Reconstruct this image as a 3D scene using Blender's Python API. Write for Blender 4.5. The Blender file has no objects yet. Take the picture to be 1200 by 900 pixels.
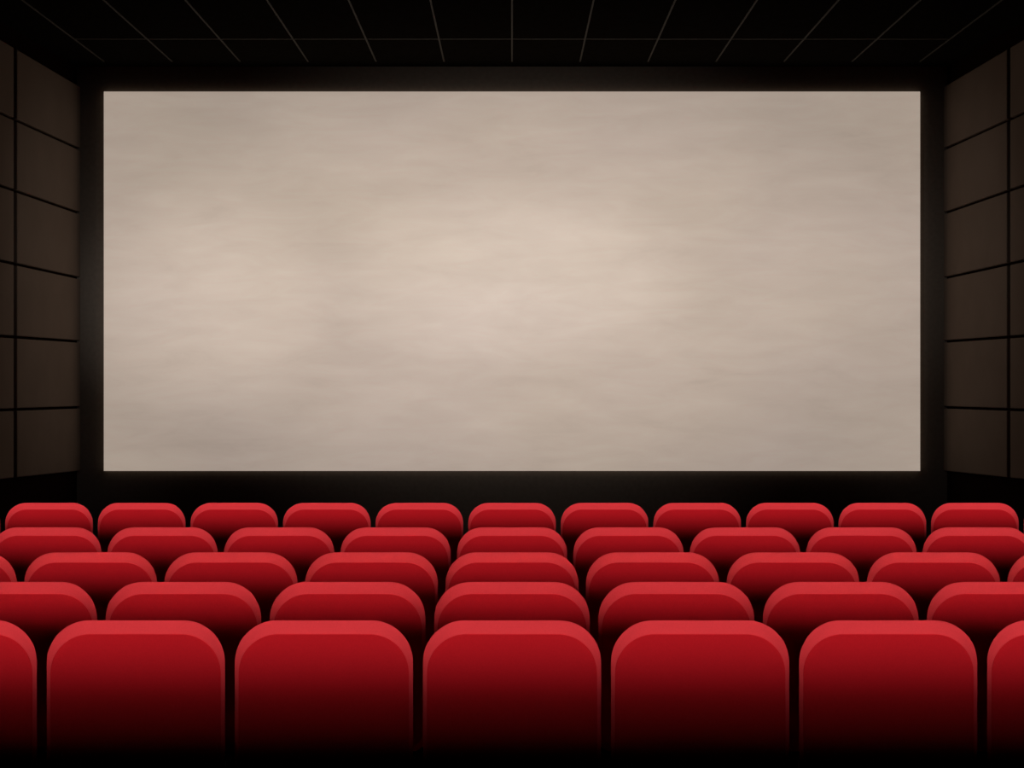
import bpy, bmesh, math
from math import radians as R, pi
from mathutils import Vector, Matrix

S = bpy.context.scene
COL = S.collection

# ------------------------------------------------------------------ camera geometry
F = 1760.0          # focal length in pixels of the 1200 px wide frame
HY = 430.0          # horizon row
CAMZ = 1.80         # eye height above the floor of the nearest row


def at(px, py, Y):
    """the point at distance Y that is seen at pixel px, py"""
    return Vector(((px - 600.0) / F * Y, Y, CAMZ - (py - HY) / F * Y))


cam = bpy.data.cameras.new('camera')
cam.sensor_width = 36.0
cam.lens = 36.0 * F / 1200.0
cam.shift_y = -(450.0 - HY) / 1200.0
cam.clip_start = 0.05
co = bpy.data.objects.new('camera', cam)
COL.objects.link(co)
co.location = (0, 0, CAMZ)
co.rotation_euler = (R(90), 0, 0)
S.camera = co

S.view_settings.view_transform = 'Standard'
S.view_settings.look = 'None'
S.view_settings.exposure = 0.0
S.view_settings.gamma = 1.0
S.view_settings.use_curve_mapping = False

w = bpy.data.worlds.new('world')
S.world = w
w.use_nodes = True
w.node_tree.nodes['Background'].inputs[0].default_value = (0, 0, 0, 1)
w.node_tree.nodes['Background'].inputs[1].default_value = 0.0


# ------------------------------------------------------------------ materials
def new_mat(name, rough=0.9, spec=0.1):
    m = bpy.data.materials.new(name)
    m.use_nodes = True
    b = m.node_tree.nodes['Principled BSDF']
    b.inputs['Roughness'].default_value = rough
    b.inputs['Specular IOR Level'].default_value = spec
    return m, m.node_tree, b


def mottled(name, c1, c2, scale, rough=0.9, spec=0.1, stretch=(1, 1, 1), detail=4.0, lo=0.35, hi=0.65, bump=0.0):
    m, nt, b = new_mat(name, rough, spec)
    tc = nt.nodes.new('ShaderNodeTexCoord')
    mp = nt.nodes.new('ShaderNodeMapping')
    mp.inputs['Scale'].default_value = stretch
    nz = nt.nodes.new('ShaderNodeTexNoise')
    nz.inputs['Scale'].default_value = scale
    nz.inputs['Detail'].default_value = detail
    cr = nt.nodes.new('ShaderNodeValToRGB')
    cr.color_ramp.elements[0].position = lo
    cr.color_ramp.elements[1].position = hi
    cr.color_ramp.elements[0].color = (*c1, 1)
    cr.color_ramp.elements[1].color = (*c2, 1)
    L = nt.links.new
    L(tc.outputs['Object'], mp.inputs['Vector'])
    L(mp.outputs['Vector'], nz.inputs['Vector'])
    L(nz.outputs['Fac'], cr.inputs['Fac'])
    L(cr.outputs['Color'], b.inputs['Base Color'])
    if bump:
        bp = nt.nodes.new('ShaderNodeBump')
        bp.inputs['Strength'].default_value = bump
        bp.inputs['Distance'].default_value = 0.002
        L(nz.outputs['Fac'], bp.inputs['Height'])
        L(bp.outputs['Normal'], b.inputs['Normal'])
    return m


M = {}
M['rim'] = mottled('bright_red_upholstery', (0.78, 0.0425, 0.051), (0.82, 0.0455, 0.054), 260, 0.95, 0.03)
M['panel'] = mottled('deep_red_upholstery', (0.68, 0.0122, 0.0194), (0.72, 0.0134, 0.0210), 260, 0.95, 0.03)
M['seat'] = mottled('red_seat_fabric', (0.60, 0.012, 0.018), (0.66, 0.014, 0.022), 200, 0.95, 0.03)
M['metal'] = mottled('black_painted_metal', (0.006, 0.006, 0.006), (0.009, 0.008, 0.008), 60, 0.6, 0.1)
M['floor'] = mottled('black_carpet', (0.0012, 0.0011, 0.0011), (0.0022, 0.0020, 0.0020), 90, 1.0, 0.0)
M['ceiling'] = mottled('black_ceiling_tile', (0.008, 0.0066, 0.0052), (0.010, 0.0083, 0.0066), 14, 1.0, 0.0)
M['grid'] = mottled('dark_grey_ceiling_grid', (0.062, 0.057, 0.047), (0.070, 0.064, 0.053), 20, 0.8, 0.1)
M['screen_wall'] = mottled('black_masking_cloth', (0.132, 0.106, 0.085), (0.148, 0.119, 0.095), 25, 1.0, 0.0)
M['side_wall'] = mottled('dark_wall_backing', (0.008, 0.0036, 0.0025), (0.011, 0.005, 0.0035), 20, 1.0, 0.0)
M['acoustic'] = mottled('brown_acoustic_panel', (0.128, 0.094, 0.072), (0.140, 0.103, 0.079), 3.0, 0.95, 0.03)


def screen_material(emit):
    m, nt, b = new_mat('mottled_screen_fabric', 0.95, 0.0)
    L = nt.links.new
    tc = nt.nodes.new('ShaderNodeTexCoord')

    def noise(stretch, scale, detail, rough, dist=0.0):
        mp = nt.nodes.new('ShaderNodeMapping')
        mp.inputs['Scale'].default_value = stretch
        nz = nt.nodes.new('ShaderNodeTexNoise')
        nz.inputs['Scale'].default_value = scale
        nz.inputs['Detail'].default_value = detail
        nz.inputs['Roughness'].default_value = rough
        nz.inputs['Distortion'].default_value = dist
        L(tc.outputs['Object'], mp.inputs['Vector'])
        L(mp.outputs['Vector'], nz.inputs['Vector'])
        return nz.outputs['Fac']
    n1 = noise((0.45, 1, 1.5), 0.9, 5, 0.6, 0.4)      # broad clouds
    n2 = noise((0.9, 1, 4.2), 1.5, 10, 0.66, 0.6)       # horizontal brush streaks
    n3 = noise((0.5, 1, 0.7), 0.7, 2, 0.5)             # slow hue drift
    a = nt.nodes.new('ShaderNodeMath'); a.operation = 'MULTIPLY'; a.inputs[1].default_value = 0.45
    c = nt.nodes.new('ShaderNodeMath'); c.operation = 'MULTIPLY_ADD'; c.inputs[1].default_value = 0.55
    L(n1, a.inputs[0]); L(n2, c.inputs[0]); L(a.outputs[0], c.inputs[2])
    cr = nt.nodes.new('ShaderNodeValToRGB')
    e = cr.color_ramp.elements
    e[0].position, e[0].color = 0.30, (0.596, 0.491, 0.409, 1)
    e[1].position, e[1].color = 0.68, (0.722, 0.606, 0.510, 1)
    L(c.outputs[0], cr.inputs['Fac'])
    mx = nt.nodes.new('ShaderNodeMix'); mx.data_type = 'RGBA'; mx.blend_type = 'MULTIPLY'
    mx.inputs[0].default_value = 1.0
    c2 = nt.nodes.new('ShaderNodeValToRGB')
    e = c2.color_ramp.elements
    e[0].position, e[0].color = 0.35, (1.0, 0.985, 0.96, 1)
    e[1].position, e[1].color = 0.65, (0.985, 0.965, 0.975, 1)
    L(n3, c2.inputs['Fac'])
    L(cr.outputs['Color'], mx.inputs[6]); L(c2.outputs['Color'], mx.inputs[7])
    L(mx.outputs[2], b.inputs['Base Color'])
    L(mx.outputs[2], b.inputs['Emission Color'])
    b.inputs['Emission Strength'].default_value = emit
    return m


M['screen'] = screen_material(0.565)


# ------------------------------------------------------------------ mesh helpers
def link(name, bm, mat, parent=None, kind=None, loc=None):
    me = bpy.data.meshes.new(name)
    bmesh.ops.recalc_face_normals(bm, faces=bm.faces)
    bm.to_mesh(me)
    bm.free()
    me.materials.append(mat)
    o = bpy.data.objects.new(name, me)
    COL.objects.link(o)
    if parent:
        o.parent = parent
    if loc is not None:
        o.location = loc
    if kind:
        o['kind'] = kind
    return o


def box(bm, x0, x1, y0, y1, z0, z1):
    vs = [bm.verts.new((x, y, z)) for x in (x0, x1) for y in (y0, y1) for z in (z0, z1)]
    for f in ((0, 1, 3, 2), (4, 6, 7, 5), (0, 4, 5, 1), (2, 3, 7, 6), (0, 2, 6, 4), (1, 5, 7, 3)):
        bm.faces.new([vs[i] for i in f])
    return vs


def outline(hw, top, bot, rt, rb, n=20):
    """closed outline (x, z) of a board with rounded upper and lower corners"""
    pts = []
    for cx, cz, r, a0 in ((hw - rt, top - rt, rt, 0), (-hw + rt, top - rt, rt, 90),
                          (-hw + rb, bot + rb, rb, 180), (hw - rb, bot + rb, rb, 270)):
        for i in range(n + 1):
            a = R(a0 + 90.0 * i / n)
            pts.append((cx + r * math.cos(a), cz + r * math.sin(a)))
    return pts


def loft(rings, smooth_sharp=True):
    """rings: list of (outline, y); joins equal-length outlines, caps both ends"""
    bm = bmesh.new()
    vr = [[bm.verts.new((x, y(i, len(pts)) if callable(y) else y, z)) for i, (x, z) in enumerate(pts)] for pts, y in rings]
    n = len(vr[0])
    for a, b in zip(vr, vr[1:]):
        for i in range(n):
            f = bm.faces.new((a[i], a[(i + 1) % n], b[(i + 1) % n], b[i]))
            f.smooth = True
    bm.faces.new(vr[0])
    bm.faces.new(list(reversed(vr[-1])))
    for ring in vr:
        for i in range(n):
            e = bm.edges.get((ring[i], ring[(i + 1) % n]))
            if e:
                e.smooth = False
    return bm


# ------------------------------------------------------------------ cinema seat
SEAT_H = 1.00                 # floor to top of the backrest
HW, RT = 0.2842, 0.132        # half width and upper corner radius of the backrest
INS, DROP, PROUD = 0.0118, 0.0410, 0.014


def make_seat():
    root = bpy.data.objects.new('cinema_seat', None)
    COL.objects.link(root)
    bot = 0.38

    def rim_y(i, n):
        # the rim turns towards the back along the top and lies flatter down the sides
        c, k = divmod(i, n // 4)
        a = R(90.0 * c + 90.0 * k / (n // 4 - 1))
        return -0.009 * abs(math.cos(a)) ** 1.5
    # backrest: padded body whose bevelled rim shows all round the back panel
    o_out = outline(HW, SEAT_H, bot, RT, 0.05)
    o_in = outline(HW - INS, SEAT_H - DROP, bot + 0.02, RT - 0.006, 0.045)
    o_front = outline(HW - 0.021, SEAT_H - 0.019, bot + 0.01, RT - 0.015, 0.045)
    o_side = outline(HW - 0.034, SEAT_H - 0.034, bot + 0.03, RT - 0.022, 0.04)
    o_deep = outline(HW - 0.055, SEAT_H - 0.060, bot + 0.05, RT - 0.035, 0.035)
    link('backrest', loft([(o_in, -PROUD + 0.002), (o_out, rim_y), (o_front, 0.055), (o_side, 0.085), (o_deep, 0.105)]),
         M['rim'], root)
    # back panel: the deep red board set into the rim
    e = 0.0006
    p0 = outline(HW - INS - e, SEAT_H - DROP - e, bot + 0.02 + e, RT - 0.006, 0.045)
    p1 = outline(HW - INS - e - 0.001, SEAT_H - DROP - e - 0.001, bot + 0.02 + e, RT - 0.007, 0.045)
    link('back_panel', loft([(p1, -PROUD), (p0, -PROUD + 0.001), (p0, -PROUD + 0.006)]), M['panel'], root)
    # tip-up seat cushion, folded up against the front of the backrest
    bm = bmesh.new()
    box(bm, -0.215, 0.215, 0.108, 0.205, 0.40, 0.83)
    bmesh.ops.bevel(bm, geom=list(bm.edges), offset=0.035, segments=4, affect='EDGES', profile=0.5)
    for f in bm.faces:
        f.smooth = True
    link('seat_cushion', bm, M['seat'], root)
    # black pedestal: post with a foot plate and a crossbar
    bm = bmesh.new()
    box(bm, -0.05, 0.05, 0.14, 0.26, 0.018, 0.37)
    box(bm, -0.15, 0.15, 0.06, 0.36, 0.0, 0.02)
    box(bm, -0.22, 0.22, 0.04, 0.26, 0.335, 0.365)
    bmesh.ops.bevel(bm, geom=list(bm.edges), offset=0.005, segments=1, affect='EDGES')
    link('pedestal', bm, M['metal'], root)
    return root


PITCH = 0.60
# pixel spacing, outer top row, seats either side of the centre seat
ROWS = [(108.4, 589.3, 6), (136.3, 618.0, 4), (164.4, 647.3, 4), (192.2, 682.0, 3), (220.0, 727.0, 3)]
ROW_NAMES = ['row next to the screen', 'second row from the screen', 'middle row of five',
             'second row from the viewer', 'big foreground row']
GROUPS = ['seats of the row next to the screen', 'seats of the second row from the screen', 'seats of the middle row',
          'seats of the second row from the viewer', 'seats of the foreground row']
ORD = ['', 'first', 'second', 'third', 'fourth', 'fifth', 'sixth']

info = []
proto = make_seat()
first = True
for ri, (sp, ty, n) in enumerate(ROWS):
    Y = F * PITCH / sp
    top = CAMZ - (ty - HY) / F * Y
    info.append((Y, top))
    for k in range(-n, n + 1):
        if first:
            root = proto
            first = False
        else:
            root = proto.copy()
            COL.objects.link(root)
            for ch in proto.children:
                c = ch.copy()
                COL.objects.link(c)
                c.parent = root
        root.location = (k * PITCH, Y, top - SEAT_H)
        if k == 0:
            lab = 'red padded cinema seat on the screen centreline, in the ' + ROW_NAMES[ri]
        else:
            side = 'left' if k < 0 else 'right'
            lab = 'red padded cinema seat, %s %s of centre in the %s' % (ORD[abs(k)], side, ROW_NAMES[ri])
        root['label'] = lab
        root['category'] = 'seat'
        root['group'] = GROUPS[ri]

# ------------------------------------------------------------------ the room
ZW = 14.0                                   # distance of the screen wall
XW = 510.0 / F * ZW                         # half width of the screen wall
CEIL = CAMZ + (HY - 78.0) / F * ZW          # ceiling height
VPX = 80.0 / F                              # the side walls close in towards the screen
YB = -1.5


def wall_x(Y):
    return XW + (ZW - Y) * VPX


# stepped floor, one step under each row
bm = bmesh.new()
edges = [ZW + 0.3]
for i in range(4):
    edges.append(info[i + 1][0] + 0.52 + 0.06)
edges.append(YB)
for i in range(5):
    z = info[i][1] - SEAT_H
    box(bm, -6.0, 6.0, edges[i + 1], edges[i], -0.9, z)
link('floor', bm, M['floor'], None, 'structure')

# ceiling and its grid of thin bars
bm = bmesh.new()
box(bm, -6.0, 6.0, YB, ZW + 0.3, CEIL, CEIL + 0.15)
ceil = link('ceiling', bm, M['ceiling'], None, 'structure')
bm = bmesh.new()
TW = 95.6 / F * (CEIL - CAMZ) / (HY / F)
for k in range(-6, 7):
    box(bm, k * TW - 0.007, k * TW + 0.007, YB, ZW - 0.25, CEIL - 0.006, CEIL + 0.01)
yt = (CEIL - CAMZ) / ((HY - 45.3) / F)
for j in range(0, 7):
    y = yt - j * 2.0
    box(bm, -6 * TW, 6 * TW, y - 0.010, y + 0.010, CEIL - 0.005, CEIL + 0.01)
link('ceiling_grid', bm, M['grid'], ceil, 'structure')

# screen wall
bm = bmesh.new()
box(bm, -6.0, 6.0, ZW, ZW + 0.3, -0.9, CEIL + 0.1)
link('wall_front', bm, M['screen_wall'], None, 'structure')

# side walls with their acoustic panels
YL = [102.0, 175.0, 250.0, 326.0, 400.3, 477.3, 551.5]           # joints at the screen end (x = 90)
YN = [57.0, 140.3, 223.5, 309.3, 395.0, 480.0, 559.5]            # the same joints at x = 13.5
C1 = (XW + ZW * VPX) / (586.5 / F + VPX)                           # distance of the first upright joint
CW = ZW - C1
GAP = 0.024                                                        # joint width
T = 0.03


def wall_point(side, Y, Z, out):
    # out: metres from the wall towards the room
    n = Vector((-side, -VPX, 0)).normalized()
    return Vector((side * wall_x(Y), Y, Z)) + n * out


def joint_z(j, Y):
    za, zb = at(0, YL[j], ZW).z, at(0, YN[j], C1).z
    return za + (zb - za) * (ZW - Y) / (ZW - C1)


for side, nm in ((-1, 'left'), (1, 'right')):
    bm = bmesh.new()
    pts = []
    for Y in (YB, ZW):
        for out in (0.0, -0.25):
            for Z in (-0.9, CEIL + 0.1):
                pts.append(bm.verts.new(wall_point(side, Y, Z, out)))
    for f in ((0, 1, 3, 2), (4, 6, 7, 5), (0, 4, 5, 1), (2, 3, 7, 6), (0, 2, 6, 4), (1, 5, 7, 3)):
        bm.faces.new([pts[i] for i in f])
    wl = link('wall_' + nm, bm, M['side_wall'], None, 'structure')
    for c in range(3):
        ya, yb = ZW - c * CW, ZW - (c + 1) * CW
        if c:
            ya -= GAP * 1.5
        yb += GAP * 1.5
        for j in range(6):
            bm = bmesh.new()
            g = GAP / 2
            vs = []
            for out, ins in ((0.0, 0.0), (T, 0.0), (T + 0.004, 0.006)):
                for Y, s in ((ya - ins, 0), (yb + ins, 1)):
                    for zz in (joint_z(j, Y) - (g if j else 0) - ins, joint_z(j + 1, Y) + (g if j < 5 else 0) + ins):
                        vs.append(bm.verts.new(wall_point(side, Y, zz, out)))
            for b0 in (0, 4):
                for p, q in ((0, 1), (1, 3), (3, 2), (2, 0)):
                    bm.faces.new((vs[b0 + p], vs[b0 + q], vs[b0 + 4 + q], vs[b0 + 4 + p]))
            bm.faces.new((vs[8], vs[9], vs[11], vs[10]))
            bm.faces.new((vs[0], vs[2], vs[3], vs[1]))
            link('acoustic_panel', bm, M['acoustic'], wl, 'structure')

# ------------------------------------------------------------------ the screen
SD = 0.03
a, b = at(122, 107.5, ZW - SD), at(1078, 551.8, ZW - SD)
bm = bmesh.new()
cx, cz = (a.x + b.x) / 2, (a.z + b.z) / 2
box(bm, a.x - cx, b.x - cx, -SD / 2, SD / 2, b.z - cz, a.z - cz)
scr = link('projection_screen', bm, M['screen'], None, None, (cx, ZW - SD / 2 - 0.01, cz))
scr['label'] = 'wide pale beige projection screen with mottled streaks on the black front wall'
scr['category'] = 'screen'


# ------------------------------------------------------------------ lights
def strip(name, Y, top, t2, elev, power, dt=0.0, col=(1, 1, 1)):
    """an added, unseen strip light whose narrow beam fades down the backs of one row"""
    z = CEIL - 0.15
    dist = (z - (top - dt)) / math.tan(R(elev))
    r = (z - top) / math.sin(R(elev))
    l = bpy.data.lights.new(name, 'AREA')
    l.shape = 'RECTANGLE'
    l.size = 9.0
    l.size_y = 0.03
    l.energy = power
    l.color = col
    l.spread = 2 * math.atan(t2 * math.cos(R(elev)) / r)
    o = bpy.data.objects.new(name, l)
    COL.objects.link(o)
    o.location = (0, Y - dist, z)
    o.rotation_euler = (R(90 - elev), 0, 0)
    return o


# unseen strip lights added over each row: the tighter beam over the wider one makes the soft fade
BEAMS = [(0, 0.21, 0.025, 48, 1.03), (1, 0.19, 0.025, 48, 0.97), (2, 0.18, 0.025, 48, 0.95), (3, 0.17, 0.025, 48, 0.955),
         (4, 0.30, 0.115, 54, 0.28), (4, 0.24, 0.020, 54, 0.73)]
for ri, t2, dt, el, k in BEAMS:
    strip('added_row_strip', info[ri][0], info[ri][1], t2, el, 17.0 * t2 * k, dt)


def spot(name, loc, target, ang, power, sx, sy, col, blend=1.0):
    l = bpy.data.lights.new(name, 'SPOT')
    l.energy = power
    l.spot_size = R(ang)
    l.spot_blend = blend
    l.shadow_soft_size = 0.05
    l.color = col
    o = bpy.data.objects.new(name, l)
    COL.objects.link(o)
    o.location = loc
    d = Vector(target) - Vector(loc)
    o.rotation_euler = d.to_track_quat('-Z', 'Y').to_euler()
    o.scale = (sx, sy, 1)
    return o


WARM = (1.0, 0.98, 0.95)
# unseen spots added at a projector's place: soft ovals over screen and wall, two brighter
GLOW_SRC = (0.0, -1.0, CAMZ + 1.9)


def beam(px, py, rx, ry, peak, col):
    t = at(px, py, ZW)
    d = (t - Vector(GLOW_SRC)).length
    ax, ay = rx / F * ZW, ry / F * ZW * 0.98
    spot('added_glow_spot', GLOW_SRC, t, 2 * math.degrees(math.atan(ay / d)), peak * 39.5 * d * d / 0.62, ax / ay, 1.0, col)


beam(594, 330, 615, 262, 0.105, WARM)
beam(600, 332, 450, 370, 0.055, WARM)
beam(605, 325, 250, 125, 0.115, (0.92, 0.99, 1.05))
beam(240, 355, 180, 160, 0.10, (0.95, 0.98, 1.0))

# unseen spots added to brighten the panelled side walls, strongest next to the screen
for side in (-1, 1):
    src = Vector((0.0, 10.6, CEIL - 0.15))
    tgt = Vector((side * (wall_x(13.6) - 0.03), 13.6, CAMZ + (HY - 335) / F * 13.6))
    spot('added_side_wash', src, tgt, 38, 68, 1.0, 1.25, WARM)
